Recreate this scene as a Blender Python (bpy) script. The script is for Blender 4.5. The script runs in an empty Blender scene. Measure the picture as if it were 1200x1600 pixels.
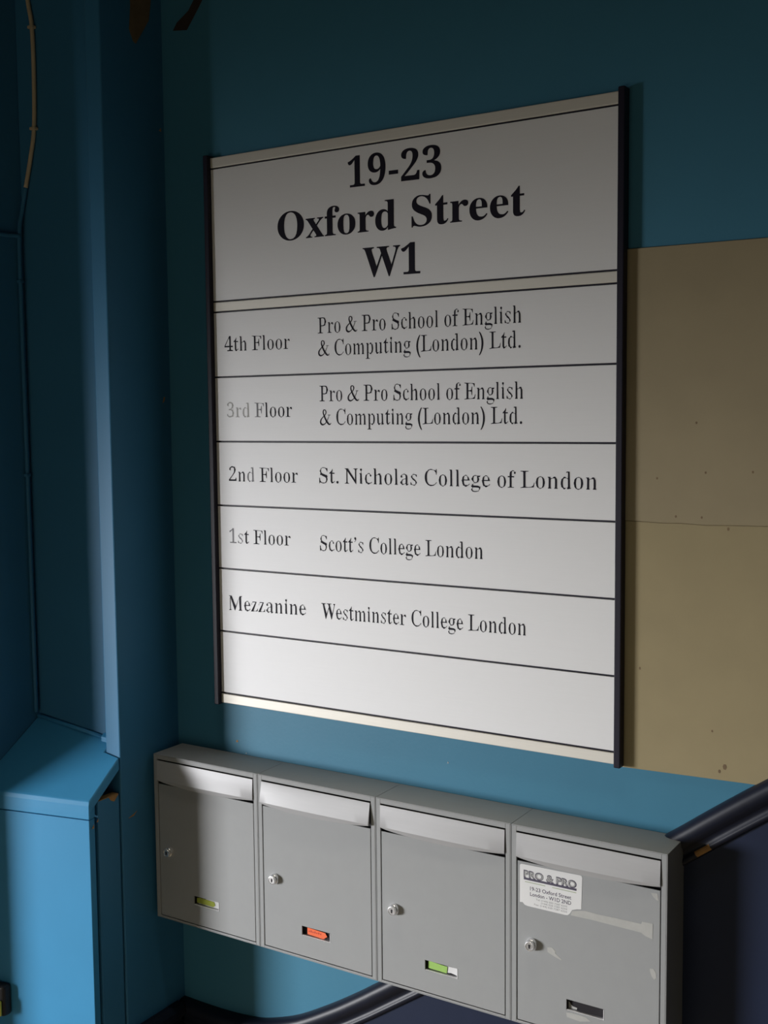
import bpy, bmesh, math, random
from mathutils import Vector, Matrix
from mathutils.geometry import tessellate_polygon
random.seed(7)
SC = bpy.context.scene
COL = SC.collection

# ------------------------------------------------------------------ camera
YAW, PITCH, ROLL = 0.5585, 0.0818, -0.0094
fw = Vector((-math.sin(YAW)*math.cos(PITCH), math.cos(YAW)*math.cos(PITCH), -math.sin(PITCH)))
rt = Vector((math.cos(YAW), math.sin(YAW), 0)); up = rt.cross(fw)
r2 = rt*math.cos(ROLL) + up*math.sin(ROLL); u2 = -rt*math.sin(ROLL) + up*math.cos(ROLL)
cd = bpy.data.cameras.new('camera'); cam = bpy.data.objects.new('camera', cd); COL.objects.link(cam)
cd.sensor_fit = 'VERTICAL'; cd.sensor_height = 36; cd.lens = 1800.9/1600*36; cd.clip_start = 0.02
cam.matrix_world = Matrix(((r2.x, u2.x, -fw.x, 1.5731), (r2.y, u2.y, -fw.y, -1.7337), (r2.z, u2.z, -fw.z, 1.5574), (0, 0, 0, 1)))
SC.camera = cam

# ------------------------------------------------------------------ light
SC.view_settings.view_transform = 'Standard'; SC.view_settings.look = 'None'
SC.view_settings.gamma = 1; SC.view_settings.use_curve_mapping = False
SC.view_settings.exposure = 0.0
SC.cycles.use_denoising = True
SC.cycles.max_bounces = 8; SC.cycles.sample_clamp_indirect = 4
wd = bpy.data.worlds.new('world'); SC.world = wd; wd.use_nodes = True
wd.node_tree.nodes['Background'].inputs[0].default_value = (0.8, 0.8, 0.75, 1)
wd.node_tree.nodes['Background'].inputs[1].default_value = 0.02

def area(name, loc, d, sx, sz, power, colour):
    l = bpy.data.lights.new(name, 'AREA'); l.shape = 'RECTANGLE'; l.size = sx; l.size_y = sz
    l.energy = power; l.color = colour
    o = bpy.data.objects.new(name, l); COL.objects.link(o); o.location = loc
    o.rotation_euler = Vector(d).to_track_quat('-Z', 'Z').to_euler(); return o
# daylight of the street on the left, cut by the added low doorway head
area('street_daylight', (-6.3, -6.1, 0.9), (0, 1, 0), 5.4, 1.8, 2300, (0.98, 0.98, 1.0))
# added fill behind the camera, standing in for the lobby's ambient light
area('lobby_fill', (1.2, -3.6, 0.45), (0, 1, 0.0), 3.0, 0.8, 8.6, (1.0, 0.92, 0.72))

# added overhead fill, shining straight down to brighten the mailbox tops
dl = area('overhead_fill', (0.68, -0.42, 2.74), (0, 0, -1), 0.95, 0.08, 1.15, (1.0, 0.93, 0.76)); dl.data.spread = math.radians(42)

# ------------------------------------------------------------------ materials
def mat(name, col, rough=0.5, metal=0.0, noise=0.0, nscale=30, bump=0.0, bscale=200, coat=0.0, stretch=None, spec=0.5):
    m = bpy.data.materials.new(name); m.use_nodes = True
    nt = m.node_tree; b = nt.nodes['Principled BSDF']
    b.inputs['Base Color'].default_value = (*col, 1); b.inputs['Roughness'].default_value = rough
    b.inputs['Metallic'].default_value = metal; b.inputs['Specular IOR Level'].default_value = spec
    if coat: b.inputs['Coat Weight'].default_value = coat; b.inputs['Coat Roughness'].default_value = 0.15
    tc = nt.nodes.new('ShaderNodeTexCoord'); src = tc.outputs['Object']
    if stretch:
        mp = nt.nodes.new('ShaderNodeMapping'); mp.inputs['Scale'].default_value = stretch
        nt.links.new(src, mp.inputs[0]); src = mp.outputs[0]
    if noise:
        n = nt.nodes.new('ShaderNodeTexNoise'); n.inputs['Scale'].default_value = nscale; n.inputs['Detail'].default_value = 4
        nt.links.new(src, n.inputs['Vector'])
        mx = nt.nodes.new('ShaderNodeMix'); mx.data_type = 'RGBA'
        mx.inputs[6].default_value = (*[c*(1-noise) for c in col], 1); mx.inputs[7].default_value = (*[min(1, c*(1+noise)) for c in col], 1)
        nt.links.new(n.outputs['Fac'], mx.inputs[0]); nt.links.new(mx.outputs[2], b.inputs['Base Color'])
    if bump:
        n2 = nt.nodes.new('ShaderNodeTexNoise'); n2.inputs['Scale'].default_value = bscale; n2.inputs['Detail'].default_value = 3
        nt.links.new(src, n2.inputs['Vector'])
        bp = nt.nodes.new('ShaderNodeBump'); bp.inputs['Strength'].default_value = bump; bp.inputs['Distance'].default_value = 0.002
        nt.links.new(n2.outputs['Fac'], bp.inputs['Height']); nt.links.new(bp.outputs[0], b.inputs['Normal'])
    return m
M = dict(
    blue=mat('blue_paint', (0.056, 0.215, 0.330), 0.50, spec=0.3, noise=0.06, nscale=9, bump=0.10, bscale=160),
    gloss=mat('blue_gloss_paint', (0.050, 0.205, 0.375), 0.46, spec=0.18, noise=0.05, nscale=8, bump=0.06, bscale=60),
    casing=mat('cupboard_lit_blue_paint', (0.058, 0.315, 0.590), 0.45, spec=0.3, noise=0.06, nscale=9, bump=0.08, bscale=80),  # brighter than the pier's blue; daylight on the cupboard is in this colour
    navy=mat('navy_paint', (0.012, 0.020, 0.050), 0.5, spec=0.25, noise=0.15, nscale=14, bump=0.08, bscale=60),
    rail=mat('navy_gloss_paint', (0.008, 0.011, 0.024), 0.42, spec=0.35, noise=0.2, nscale=25, bump=0.10, bscale=40),
    board=mat('beige_board', (0.36, 0.295, 0.165), 0.8, noise=0.10, nscale=12, bump=0.12, bscale=90),
    bare=mat('bare_wood', (0.42, 0.22, 0.07), 0.7, noise=0.3, nscale=60),
    oldboard=mat('dirty_beige_board', (0.345, 0.285, 0.175), 0.8, noise=0.12, nscale=9, bump=0.12, bscale=90),
    smear=mat('dark_smear', (0.035, 0.022, 0.02), 0.8, noise=0.3, nscale=60),
    scar=mat('old_brown_paint', (0.20, 0.135, 0.075), 0.8, noise=0.3, nscale=60),
    white=mat('satin_white_plate', (0.84, 0.84, 0.85), 0.55, metal=0.10, noise=0.02, nscale=10, stretch=(1, 1, 60)),
    strip=mat('brushed_strip', (0.76, 0.73, 0.66), 0.5, metal=0.25, noise=0.05, nscale=10, stretch=(1, 1, 40)),
    post=mat('dark_post', (0.014, 0.012, 0.026), 0.45, spec=0.3, noise=0.1),
    ink=mat('dark_ink', (0.012, 0.010, 0.020), 0.6, spec=0.15, noise=0.05),
    ink_mid=mat('mid_ink', (0.13, 0.125, 0.14), 0.5, noise=0.1, nscale=300),  # mid grey tone for a few floor letters
    ink_pale=mat('pale_ink', (0.40, 0.40, 0.39), 0.5, noise=0.15, nscale=300),  # pale grey tone for some floor letters and the sticker logo
    grey=mat('grey_powder_coat', (0.345, 0.353, 0.357), 0.62, metal=0.05, spec=0.25, noise=0.03, nscale=40, bump=0.05, bscale=700),
    flap=mat('silver_flap', (0.445, 0.445, 0.455), 0.47, metal=0.08, spec=0.5, noise=0.04, nscale=20, stretch=(1, 1, 12)),
    dark=mat('dark_void', (0.012, 0.010, 0.014), 0.8, noise=0.1),
    chrome=mat('chrome', (0.88, 0.88, 0.90), 0.25, metal=0.75, noise=0.02),
    green=mat('green_card', (0.36, 0.60, 0.14), 0.7, noise=0.12, nscale=150),
    olive=mat('yellow_green_card', (0.40, 0.46, 0.05), 0.7, noise=0.15, nscale=150),
    orange=mat('orange_card', (0.95, 0.16, 0.045), 0.6, noise=0.08, nscale=200),
    orange_ink=mat('orange_ink', (0.55, 0.05, 0.02), 0.6, noise=0.08),
    paper=mat('white_paper', (0.78, 0.78, 0.78), 0.55, noise=0.02),
    paper_ink=mat('print_ink', (0.07, 0.06, 0.10), 0.6, noise=0.05),
    paper_ink2=mat('print_grey_ink', (0.25, 0.25, 0.26), 0.6, noise=0.05),
    paper_green=mat('print_green_ink', (0.33, 0.40, 0.22), 0.6, noise=0.05),
    tape=mat('tape_residue', (0.46, 0.46, 0.44), 0.6, noise=0.10, nscale=90),
    clear=mat('frosted_plastic', (0.66, 0.66, 0.68), 0.25, noise=0.04),
    cable=mat('cream_cable', (0.62, 0.50, 0.33), 0.55, noise=0.15, nscale=50),
    black=mat('black_rubber', (0.012, 0.010, 0.012), 0.5, noise=0.1),
    yellow=mat('yellow_plastic', (0.55, 0.45, 0.04), 0.5, noise=0.1),
    floor=mat('floor_tile', (0.58, 0.46, 0.30), 0.6, noise=0.12, nscale=6),
    ceil=mat('dark_ceiling', (0.10, 0.10, 0.09), 0.8, noise=0.05),
    lobby=mat('lobby_wall', (0.16, 0.15, 0.12), 0.8, noise=0.05),
)

# ------------------------------------------------------------------ helpers
def link(name, bm, m, parent=None, smooth=False, bevel=0.0, seg=2):
    bmesh.ops.recalc_face_normals(bm, faces=bm.faces)
    me = bpy.data.meshes.new(name); bm.to_mesh(me); bm.free()
    for mm in (m if isinstance(m, (list, tuple)) else [m]): me.materials.append(mm)
    if smooth:
        for p in me.polygons: p.use_smooth = True
    o = bpy.data.objects.new(name, me); COL.objects.link(o)
    if parent is not None:
        o.parent = parent; o.matrix_parent_inverse = Matrix.Translation(-Vector(parent.location))
    if bevel:
        b = o.modifiers.new('bevel', 'BEVEL'); b.width = bevel; b.segments = seg; b.limit_method = 'ANGLE'
    return o
def empty(name, loc, label, cat, group=None):
    o = bpy.data.objects.new(name, None); COL.objects.link(o); o.location = loc; o.empty_display_size = 0.03
    return tag(o, label, cat, group)
def tag(o, label, cat, group=None):
    o['label'] = label; o['category'] = cat
    if group: o['group'] = group
    return o
def struct(name, bm, m, smooth=False, bevel=0.0):
    o = link(name, bm, m, None, smooth, bevel); o['kind'] = 'structure'; return o
def box(bm, x0, x1, y0, y1, z0, z1, mi=0):
    v = [bm.verts.new((x, y, z)) for x in (x0, x1) for y in (y0, y1) for z in (z0, z1)]
    for f in ((0, 1, 3, 2), (4, 6, 7, 5), (0, 4, 5, 1), (2, 3, 7, 6), (0, 2, 6, 4), (1, 5, 7, 3)):
        bm.faces.new([v[i] for i in f]).material_index = mi
def B(*a):
    bm = bmesh.new(); box(bm, *a); return bm
def prism(bm, pts, off):
    """closed polygon of 3D points extruded by a vector"""
    off = Vector(off); a = [bm.verts.new(p) for p in pts]; b = [bm.verts.new(Vector(p)+off) for p in pts]; n = len(pts)
    bm.faces.new(a); bm.faces.new(b[::-1])
    for i in range(n): bm.faces.new((a[i], b[i], b[(i+1) % n], a[(i+1) % n]))
def sheet(pts, y, t):
    """outline in (x, z) standing on a surface at y, thickness t towards -y"""
    bm = bmesh.new(); prism(bm, [(p[0], y, p[1]) for p in pts], (0, -t, 0)); return bm
def tube(bm, pts, r, n=10, smooth_steps=6):
    P = [Vector(p) for p in pts]; Q = []
    for i in range(len(P)-1):
        a = P[max(i-1, 0)]; b = P[i]; c = P[i+1]; d = P[min(i+2, len(P)-1)]
        for k in range(smooth_steps):
            t = k/smooth_steps
            Q.append(0.5*((2*b)+(c-a)*t+(2*a-5*b+4*c-d)*t*t+(3*b-a-3*c+d)*t**3))
    Q.append(P[-1]); rings = []
    for i, q in enumerate(Q):
        d = (Q[min(i+1, len(Q)-1)]-Q[max(i-1, 0)]).normalized()
        s = d.orthogonal().normalized() if abs(d.y) > 0.95 else d.cross(Vector((0, 1, 0))).normalized()
        w = d.cross(s)
        rings.append([bm.verts.new(q+(s*math.cos(2*math.pi*j/n)+w*math.sin(2*math.pi*j/n))*r) for j in range(n)])
    for a, b in zip(rings, rings[1:]):
        for j in range(n): bm.faces.new((a[j], a[(j+1) % n], b[(j+1) % n], b[j]))
    bm.faces.new(rings[0]); bm.faces.new(rings[-1])
def lathe(bm, prof, centre, n=28, mi=0):
    """profile of (radius, y) turned about the y axis through centre"""
    cx, cy, cz = centre; rings = []
    for r, y in prof:
        if r < 1e-6: rings.append([bm.verts.new((cx, cy+y, cz))])
        else: rings.append([bm.verts.new((cx+r*math.cos(2*math.pi*j/n), cy+y, cz+r*math.sin(2*math.pi*j/n))) for j in range(n)])
    for a, b in zip(rings, rings[1:]):
        for j in range(n):
            k = (j+1) % n
            if len(a) == 1: bm.faces.new((a[0], b[j], b[k]))
            elif len(b) == 1: bm.faces.new((a[j], a[k], b[0]))
            else: bm.faces.new((a[j], a[k], b[k], b[j]))

# ------------------------------------------------------------------ lettering
# outlines of the letters, per 1000 of the letter size: advance | contours

GLYPHS = {
  'B': {
    '1': '559|97,0 97,53 179,53 195,55 207,59 217,67 224,79 228,96 229,118 229,619 161,544 140,528 120,518 100,515 85,517 71,524 59,535 50,550 44,568 42,589 110,613 196,666 266,718 378,718 378,118 379,99 382,83 388,70 397,61 411,55 429,53 510,53 510,0',
    '2': '559|35,0 35,103 183,254 207,279 228,302 247,324 264,345 278,365 298,397 313,427 324,457 331,487 336,519 337,553 335,588 328,615 316,637 300,651 281,660 259,663 228,658 205,644 188,620 180,600 174,578 170,552 168,523 167,490 131,493 101,500 75,513 55,531 43,557 39,589 42,612 50,635 64,656 83,675 107,692 137,706 158,712 180,717 204,721 231,723 259,724 302,722 340,717 374,708 404,696 430,680 451,660 467,639 479,614 486,588 488,558 487,535 482,512 476,490 434,418 355,328 230,205 130,110 363,110 383,112 400,118 416,128 429,142 439,159 446,179 454,210 513,210 508,0',
    '3': '559|243,-10 214,-9 187,-7 163,-4 141,1 121,7 92,20 68,34 51,52 38,70 31,90 28,110 31,133 39,153 54,168 71,179 91,186 113,188 117,149 128,117 147,92 172,74 202,64 236,60 257,61 278,66 297,73 314,84 329,99 342,118 351,142 357,172 359,207 355,243 341,274 319,301 302,314 281,325 258,332 233,337 204,338 142,338 142,400 208,400 248,405 280,418 304,441 321,470 332,506 335,547 333,580 326,609 314,632 298,649 277,660 252,663 230,661 212,653 198,641 187,624 178,605 173,583 166,508 128,510 96,518 70,530 51,547 40,569 36,597 42,631 61,661 92,687 117,700 145,711 178,718 216,723 257,724 298,722 335,717 369,709 399,697 426,682 448,663 466,642 478,618 486,591 488,561 486,535 481,511 472,488 460,468 444,449 426,431 405,416 384,402 360,391 335,381 416,355 442,340 465,321 485,300 501,273 510,242 513,206 511,168 503,133 491,104 474,78 453,56 430,37 403,22 374,10 343,1',
    '9': '559|227,-10 190,-8 158,-3 131,7 109,19 92,33 79,49 70,67 65,85 63,103 64,117 68,129 75,140 84,149 97,156 112,160 123,132 137,106 154,84 175,67 201,56 232,53 279,65 317,99 345,157 364,239 373,343 357,325 338,309 316,295 291,284 263,277 231,275 198,277 167,283 139,294 113,309 90,328 70,351 55,378 44,409 37,444 35,482 36,510 39,537 45,562 53,586 62,609 84,642 110,671 142,694 163,704 186,713 210,719 236,723 264,724 293,723 320,718 345,711 370,702 393,689 414,673 434,655 452,633 468,608 482,580 493,549 502,514 509,475 513,433 514,388 513,356 511,324 508,293 504,263 498,234 491,205 482,178 472,153 461,129 448,107 433,86 417,67 399,50 380,34 359,21 336,10 311,1 285,-5 257,-9;274,347 296,349 316,355 334,366 349,379 362,395 373,414 372,462 368,505 362,542 354,574 344,600 323,631 299,651 270,657 244,652 221,638 204,615 195,596 188,574 184,549 181,520 180,488 184,437 195,398 214,370 240,353',
    'O': '782|388,-16 359,-15 331,-12 303,-6 277,1 251,11 226,23 203,36 181,51 160,68 141,86 122,106 106,127 91,150 78,174 67,199 58,225 50,253 45,281 42,309 41,339 42,369 45,397 50,425 58,452 67,479 78,504 91,528 106,550 123,571 141,592 161,610 182,627 205,642 228,655 254,667 280,677 307,684 335,690 365,693 395,694 424,693 452,690 480,684 506,677 532,668 557,656 580,643 602,628 623,612 642,594 660,574 676,553 691,530 704,506 716,481 725,455 732,427 738,399 741,369 742,339 741,309 738,281 732,253 725,225 716,199 704,174 691,150 676,127 659,106 641,86 621,68 600,51 577,36 554,23 529,11 502,1 475,-6 447,-12 418,-15;394,18 456,31 503,69 538,134 558,223 565,339 563,399 557,453 548,501 535,543 518,579 497,608 474,631 448,647 419,657 387,660 325,647 278,609 243,544 223,455 216,339 218,279 224,225 233,178 247,136 264,100 285,70 308,48 334,31 363,21',
    'S': '581|64,-16 64,235 93,235 104,194 116,157 131,125 147,97 166,74 187,55 210,41 235,30 263,24 293,22 328,26 358,36 383,54 401,76 411,103 415,133 412,158 402,181 386,202 364,221 335,238 242,284 209,301 180,319 154,338 133,357 115,376 100,396 89,418 80,442 76,467 74,494 77,533 86,568 100,600 120,627 143,650 172,669 203,683 238,691 275,694 342,687 420,667 434,664 446,662 461,666 471,676 477,694 505,694 505,475 480,475 469,511 455,543 437,573 417,599 394,621 370,639 343,652 317,659 289,662 257,659 230,650 208,635 191,615 181,592 178,566 181,541 190,520 204,501 224,484 250,467 281,451 377,406 415,387 447,367 473,347 493,326 509,303 521,280 529,255 533,228 535,198 532,157 521,120 505,86 481,56 453,32 418,12 395,2 370,-5 344,-11 316,-14 286,-15 236,-12 187,1 147,14 126,18 103,11 91,-16',
    'W': '910|254,-16 48,585 23,636 11,645 -4,651 -23,653 -23,678 269,678 269,653 223,643 215,635 211,625 209,611 220,555 332,228 448,525 426,594 418,615 409,630 398,640 384,646 365,650 341,653 341,678 654,678 654,653 616,649 593,635 585,613 594,575 706,247 805,550 817,605 815,621 810,633 801,641 788,647 771,651 749,653 749,678 929,678 929,653 911,648 897,639 885,627 856,565 664,-16 637,-16 470,460 283,-16',
    'd': '551|208,-15 175,-12 144,-1 116,16 90,38 69,66 52,99 44,121 37,144 33,168 30,193 29,219 30,249 33,277 38,304 45,330 54,354 72,389 94,419 121,443 151,460 183,471 217,474 244,472 269,465 292,453 313,438 332,417 332,597 330,616 325,630 316,641 303,648 285,652 262,654 262,678 475,678 475,112 476,90 479,73 484,61 492,52 506,45 526,41 526,16 493,15 457,11 418,5 376,-4 332,-15 332,58 314,32 292,11 267,-3 239,-12;255,42 270,44 285,51 301,62 314,76 325,93 332,113 332,360 327,376 319,390 307,402 292,411 276,416 259,418 231,413 209,397 194,372 187,351 182,326 178,298 176,265 175,228 176,192 178,160 181,132 186,108 193,87 208,62 229,47',
    'e': '448|229,-15 192,-12 157,-1 126,16 98,39 74,68 55,102 46,125 38,150 33,176 30,204 29,234 30,261 33,287 39,312 46,336 56,358 76,391 101,420 130,443 162,460 197,471 234,474 267,472 297,465 324,453 349,438 371,417 389,392 403,364 413,332 419,297 421,258 421,247 174,247 180,181 195,129 219,92 253,70 297,63 320,66 342,73 363,86 383,105 402,128 424,108 393,64 358,29 319,5 276,-10;173,286 300,286 300,320 299,358 294,389 288,413 277,429 261,439 240,442 216,436 197,420 184,392 176,353 173,303',
    'f': '318|22,0 22,24 59,33 74,52 78,109 78,412 24,412 24,462 78,462 78,526 80,556 86,584 95,608 109,630 126,649 147,664 170,676 197,685 226,690 259,692 298,689 331,679 357,664 376,643 388,620 392,595 390,575 384,559 375,546 363,537 349,531 334,529 317,531 303,535 291,544 282,554 277,567 275,582 287,626 292,635 294,644 291,653 282,658 268,660 250,658 237,651 229,640 220,581 220,462 303,462 303,412 220,412 220,97 222,70 227,51 235,38 249,30 269,26 297,24 297,0',
    'o': '501|251,-15 225,-14 201,-10 177,-3 155,5 135,17 103,41 77,70 56,105 46,127 38,151 32,176 29,202 28,229 29,257 32,283 38,309 46,333 56,356 77,390 103,419 135,443 170,460 208,471 250,474 292,471 330,460 365,443 396,420 422,391 444,357 454,334 462,310 467,285 471,257 472,229 471,201 467,174 462,149 454,125 444,102 422,68 396,39 366,16 331,-1 293,-12;251,17 276,22 296,35 311,58 324,121 327,229 326,278 324,320 321,355 315,383 309,403 295,426 275,440 251,445 225,440 205,426 191,403 185,382 180,355 177,320 175,279 174,230 178,122 191,58 206,35 226,22',
    'r': '428|27,0 27,24 45,26 58,31 68,38 73,48 77,63 78,83 78,375 77,397 74,414 69,425 61,431 48,435 30,437 31,462 217,462 217,375 235,405 256,429 279,449 302,463 325,471 347,474 373,472 394,464 410,453 422,437 429,418 431,396 429,378 423,362 414,349 401,339 386,333 369,331 353,332 340,337 331,344 308,372 301,380 292,385 281,387 267,384 254,375 241,360 230,339 224,315 222,286 222,83 224,63 228,48 237,38 249,31 269,26 294,24 294,0',
    't': '340|184,-14 148,-11 119,-1 98,16 84,39 75,69 72,106 72,415 30,415 30,446 131,550 192,631 215,631 215,462 309,462 309,415 215,415 215,122 223,76 229,67 238,62 250,60 272,66 291,83 307,111 331,98 310,58 285,26 256,4 222,-10',
    'x': '475|7,0 7,22 36,34 65,55 92,84 183,203 64,392 46,416 26,431 6,437 6,462 251,462 251,438 228,436 214,429 209,417 222,387 273,306 333,382 342,394 347,405 349,415 348,422 344,428 338,432 299,438 299,462 463,462 463,441 435,430 407,409 378,378 295,274 434,54 451,32 475,23 475,0 231,0 231,24 265,29 271,33 275,38 276,45 274,57 268,71 258,88 205,170 145,91 134,75 128,62 126,51 131,35 146,25 170,22 175,22 175,0',
  },
  'R': {
    '1': '559|97,0 97,53 179,53 239,55 246,59 251,67 255,74 258,96 259,118 259,625 139,545 126,534 119,527 100,522 85,520 83,524 77,535 72,550 71,568 73,589 132,612 232,666 266,718 355,718 348,118 349,99 351,76 355,70 359,61 368,55 429,53 510,53 510,0',
    '2': '559|35,17 35,87 202,254 226,279 248,302 268,324 285,345 299,364 321,390 338,415 350,438 359,465 365,519 367,553 365,607 357,624 346,637 332,651 315,660 259,663 196,658 175,644 159,625 152,615 148,578 146,552 148,523 164,490 131,527 114,533 93,537 78,546 68,557 66,589 70,612 79,617 94,656 83,675 107,660 186,706 198,712 180,717 204,721 231,723 259,724 302,722 308,717 328,708 404,696 430,680 416,660 437,610 449,594 456,588 458,558 457,535 453,520 447,512 409,418 334,339 211,205 112,91 363,91 408,93 422,98 435,106 446,118 454,132 459,149 465,174 501,174 508,20',
    '3': '559|243,-10 214,-9 187,-7 163,-4 181,1 169,7 92,48 68,58 51,52 65,70 54,90 48,110 49,133 55,153 66,146 75,154 91,158 113,188 101,149 108,102 124,88 145,74 170,64 236,60 257,61 315,66 331,73 347,80 361,89 373,100 382,120 388,172 390,207 385,263 373,284 352,301 336,314 317,325 297,332 233,337 204,338 142,338 188,400 208,400 275,404 305,418 330,441 349,470 361,491 365,547 363,580 356,621 345,634 330,649 312,660 252,663 196,661 181,653 168,641 158,630 150,620 146,583 161,508 128,543 110,548 90,551 75,556 66,569 64,597 71,628 93,661 92,660 117,669 188,711 178,718 216,723 257,724 298,722 335,717 323,709 399,697 426,644 448,663 434,642 447,598 455,591 457,561 456,535 451,522 443,512 432,503 417,449 399,431 379,416 353,402 317,391 296,381 416,355 442,340 429,321 453,265 469,248 479,238 482,206 480,168 472,155 459,135 441,78 453,56 430,37 403,22 374,27 302,1',
    '4': '559|180,0 180,53 208,53 230,54 295,59 305,66 312,74 318,98 319,125 319,186 13,186 13,247 325,714 408,714 407,252 540,252 540,186 407,186 407,125 408,98 414,74 421,66 431,59 496,54 518,53 531,53 531,0;70,252 319,252 319,427 320,522 297,619 270,587 246,545 222,503 205,475',
    'C': '697|382,-16 343,-14 306,-9 314,0 236,25 205,53 208,49 179,72 154,97 133,125 115,156 100,189 88,224 81,261 76,299 74,340 76,380 81,419 88,455 100,490 114,523 131,553 152,581 175,606 202,609 232,645 239,662 315,677 309,686 347,691 386,693 414,691 444,687 438,679 459,669 525,655 577,648 606,632 614,638 624,693 650,693 650,459 625,459 612,523 604,548 590,568 573,583 554,606 535,625 514,641 475,651 424,658 395,660 305,647 254,608 214,555 188,481 179,337 189,200 215,123 256,82 309,47 414,35 438,36 484,40 505,46 526,55 548,67 569,80 589,96 607,115 623,135 638,158 659,132 608,79 546,37 514,8 424,-10',
    'E': '658|21,0 21,25 53,27 77,33 133,44 138,60 142,84 144,116 144,549 142,587 138,615 131,634 76,644 53,651 24,653 24,678 594,644 594,510 571,510 565,539 556,565 550,586 540,598 524,607 505,618 483,628 423,635 386,640 345,641 255,638 249,634 245,628 242,621 240,578 240,366 288,366 354,370 380,381 399,384 407,394 412,407 417,458 423,484 429,514 453,514 453,176 428,176 423,213 417,244 412,298 405,311 393,313 377,318 359,325 308,330 276,331 240,331 240,100 241,78 244,62 248,52 258,46 318,42 343,41 371,42 398,44 423,47 478,52 495,58 521,70 545,79 566,93 582,116 595,144 612,192 640,213 599,29',
    'F': '602|23,0 23,26 54,30 123,38 131,50 138,67 142,92 143,125 143,558 141,590 137,614 128,630 123,641 52,648 21,653 21,678 586,644 586,510 562,510 554,514 546,569 540,591 526,602 508,613 486,626 471,632 421,636 397,639 371,641 342,642 253,640 240,627 239,593 239,368 283,368 349,372 375,383 395,386 403,395 409,408 413,460 418,486 423,516 450,516 450,176 424,176 419,209 413,238 409,262 404,306 396,316 375,318 348,329 281,333 239,333 239,120 244,64 249,51 255,42 263,35 382,26 382,0',
    'L': '635|23,0 23,26 54,29 77,36 132,47 138,64 142,88 143,120 143,564 142,594 138,617 131,633 122,643 54,650 24,653 24,678 372,678 372,653 261,646 254,640 249,631 244,620 239,564 239,123 242,70 245,59 249,52 256,47 348,41 376,42 402,44 426,47 480,53 496,59 521,72 544,82 564,98 574,113 582,130 589,148 599,169 609,206 636,230 598,32',
    'M': '944|67,0 67,26 84,29 98,36 108,47 115,63 116,87 117,118 117,569 144,619 138,629 131,637 121,644 74,653 73,678 224,678 472,193 719,678 869,678 867,653 844,649 825,641 812,630 803,614 804,592 803,563 803,127 807,64 810,51 814,41 819,35 852,26 852,0 655,0 655,26 688,37 695,44 700,53 704,66 708,124 677,594 429,0 402,0 157,594 153,119 153,85 154,60 161,44 170,34 220,28 206,26 206,0',
    'N': '722|15,662 185,662 560,175 560,560 548,620 510,638 473,643 473,662 707,662 707,643 668,638 632,615 620,560 620,-8 600,-8 155,545 155,105 168,45 205,24 245,19 245,0 10,0 10,19 48,24 88,45 102,105 102,590 75,622 45,640 15,643',
    'P': '622|23,0 23,26 54,29 123,36 132,47 138,64 142,88 143,120 143,564 141,593 137,615 130,631 125,642 54,649 24,653 24,678 318,678 366,677 409,674 445,670 475,663 500,655 496,638 526,617 548,559 562,539 571,529 574,494 572,461 565,452 554,434 537,418 513,358 518,339 486,325 449,317 407,308 360,306 239,306 239,120 240,88 244,64 250,47 259,36 329,29 360,26 360,0;239,342 300,342 381,346 413,357 437,376 454,395 465,421 470,490 466,559 456,587 441,605 420,626 394,638 322,642 259,641 249,637 244,631 241,622 239,609 239,593',
    'S': '581|64,-16 64,235 93,235 102,194 108,132 117,106 131,92 146,74 162,55 181,41 201,30 263,24 293,22 351,26 378,36 402,54 420,76 431,102 437,133 436,195 428,215 416,234 398,251 374,266 242,312 209,330 180,349 154,338 133,357 115,376 100,396 139,418 123,470 109,487 101,494 98,533 104,561 117,575 135,593 161,650 220,669 234,683 238,691 275,694 342,687 420,667 434,664 446,659 465,645 471,647 477,658 505,657 505,512 480,512 469,538 462,564 451,583 434,599 416,621 397,639 376,652 354,659 289,662 237,659 213,650 192,635 175,615 165,592 160,566 161,506 167,487 178,470 194,454 215,439 241,423 377,378 415,357 447,367 473,347 493,326 509,303 521,280 485,258 499,209 507,198 508,157 500,136 485,115 462,56 431,32 418,12 353,2 338,-5 344,-11 316,-14 286,-15 236,-12 228,1 147,14 126,23 102,38 91,-16',
    'W': '910|254,-16 81,597 61,636 56,645 -4,651 -23,653 -23,678 269,678 269,653 181,643 177,635 174,625 175,611 188,555 332,208 480,525 459,601 452,615 445,630 438,640 429,646 365,650 341,653 341,678 654,678 654,653 567,649 556,635 552,613 562,575 706,225 809,531 827,586 828,621 825,633 821,641 812,647 771,651 785,621 785,678 893,678 893,653 886,648 878,639 871,627 851,584 664,-16 637,-16 470,460 283,-16',
    'a': '512|379,-15 354,-8 340,15 336,52 226,29 206,10 185,-3 176,-10 142,26 124,27 109,34 98,46 91,63 65,65 60,94 61,119 68,137 79,145 95,158 116,167 143,219 176,236 218,252 282,268 324,283 323,359 320,385 313,405 303,421 290,431 273,438 220,440 167,436 147,426 138,408 146,378 152,369 155,356 156,344 156,327 151,313 145,309 136,318 133,314 115,310 97,309 94,314 86,320 80,321 77,333 75,352 76,375 80,392 90,395 108,407 114,419 183,458 201,467 205,472 241,474 281,472 289,468 307,460 322,449 364,435 383,418 394,397 402,372 407,344 408,313 408,93 403,59 453,51 477,62 452,41 437,21 423,5 408,-6 403,-13;225,50 295,61 324,94 324,252 235,238 200,218 173,193 155,162 148,125 151,71 165,58',
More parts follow.
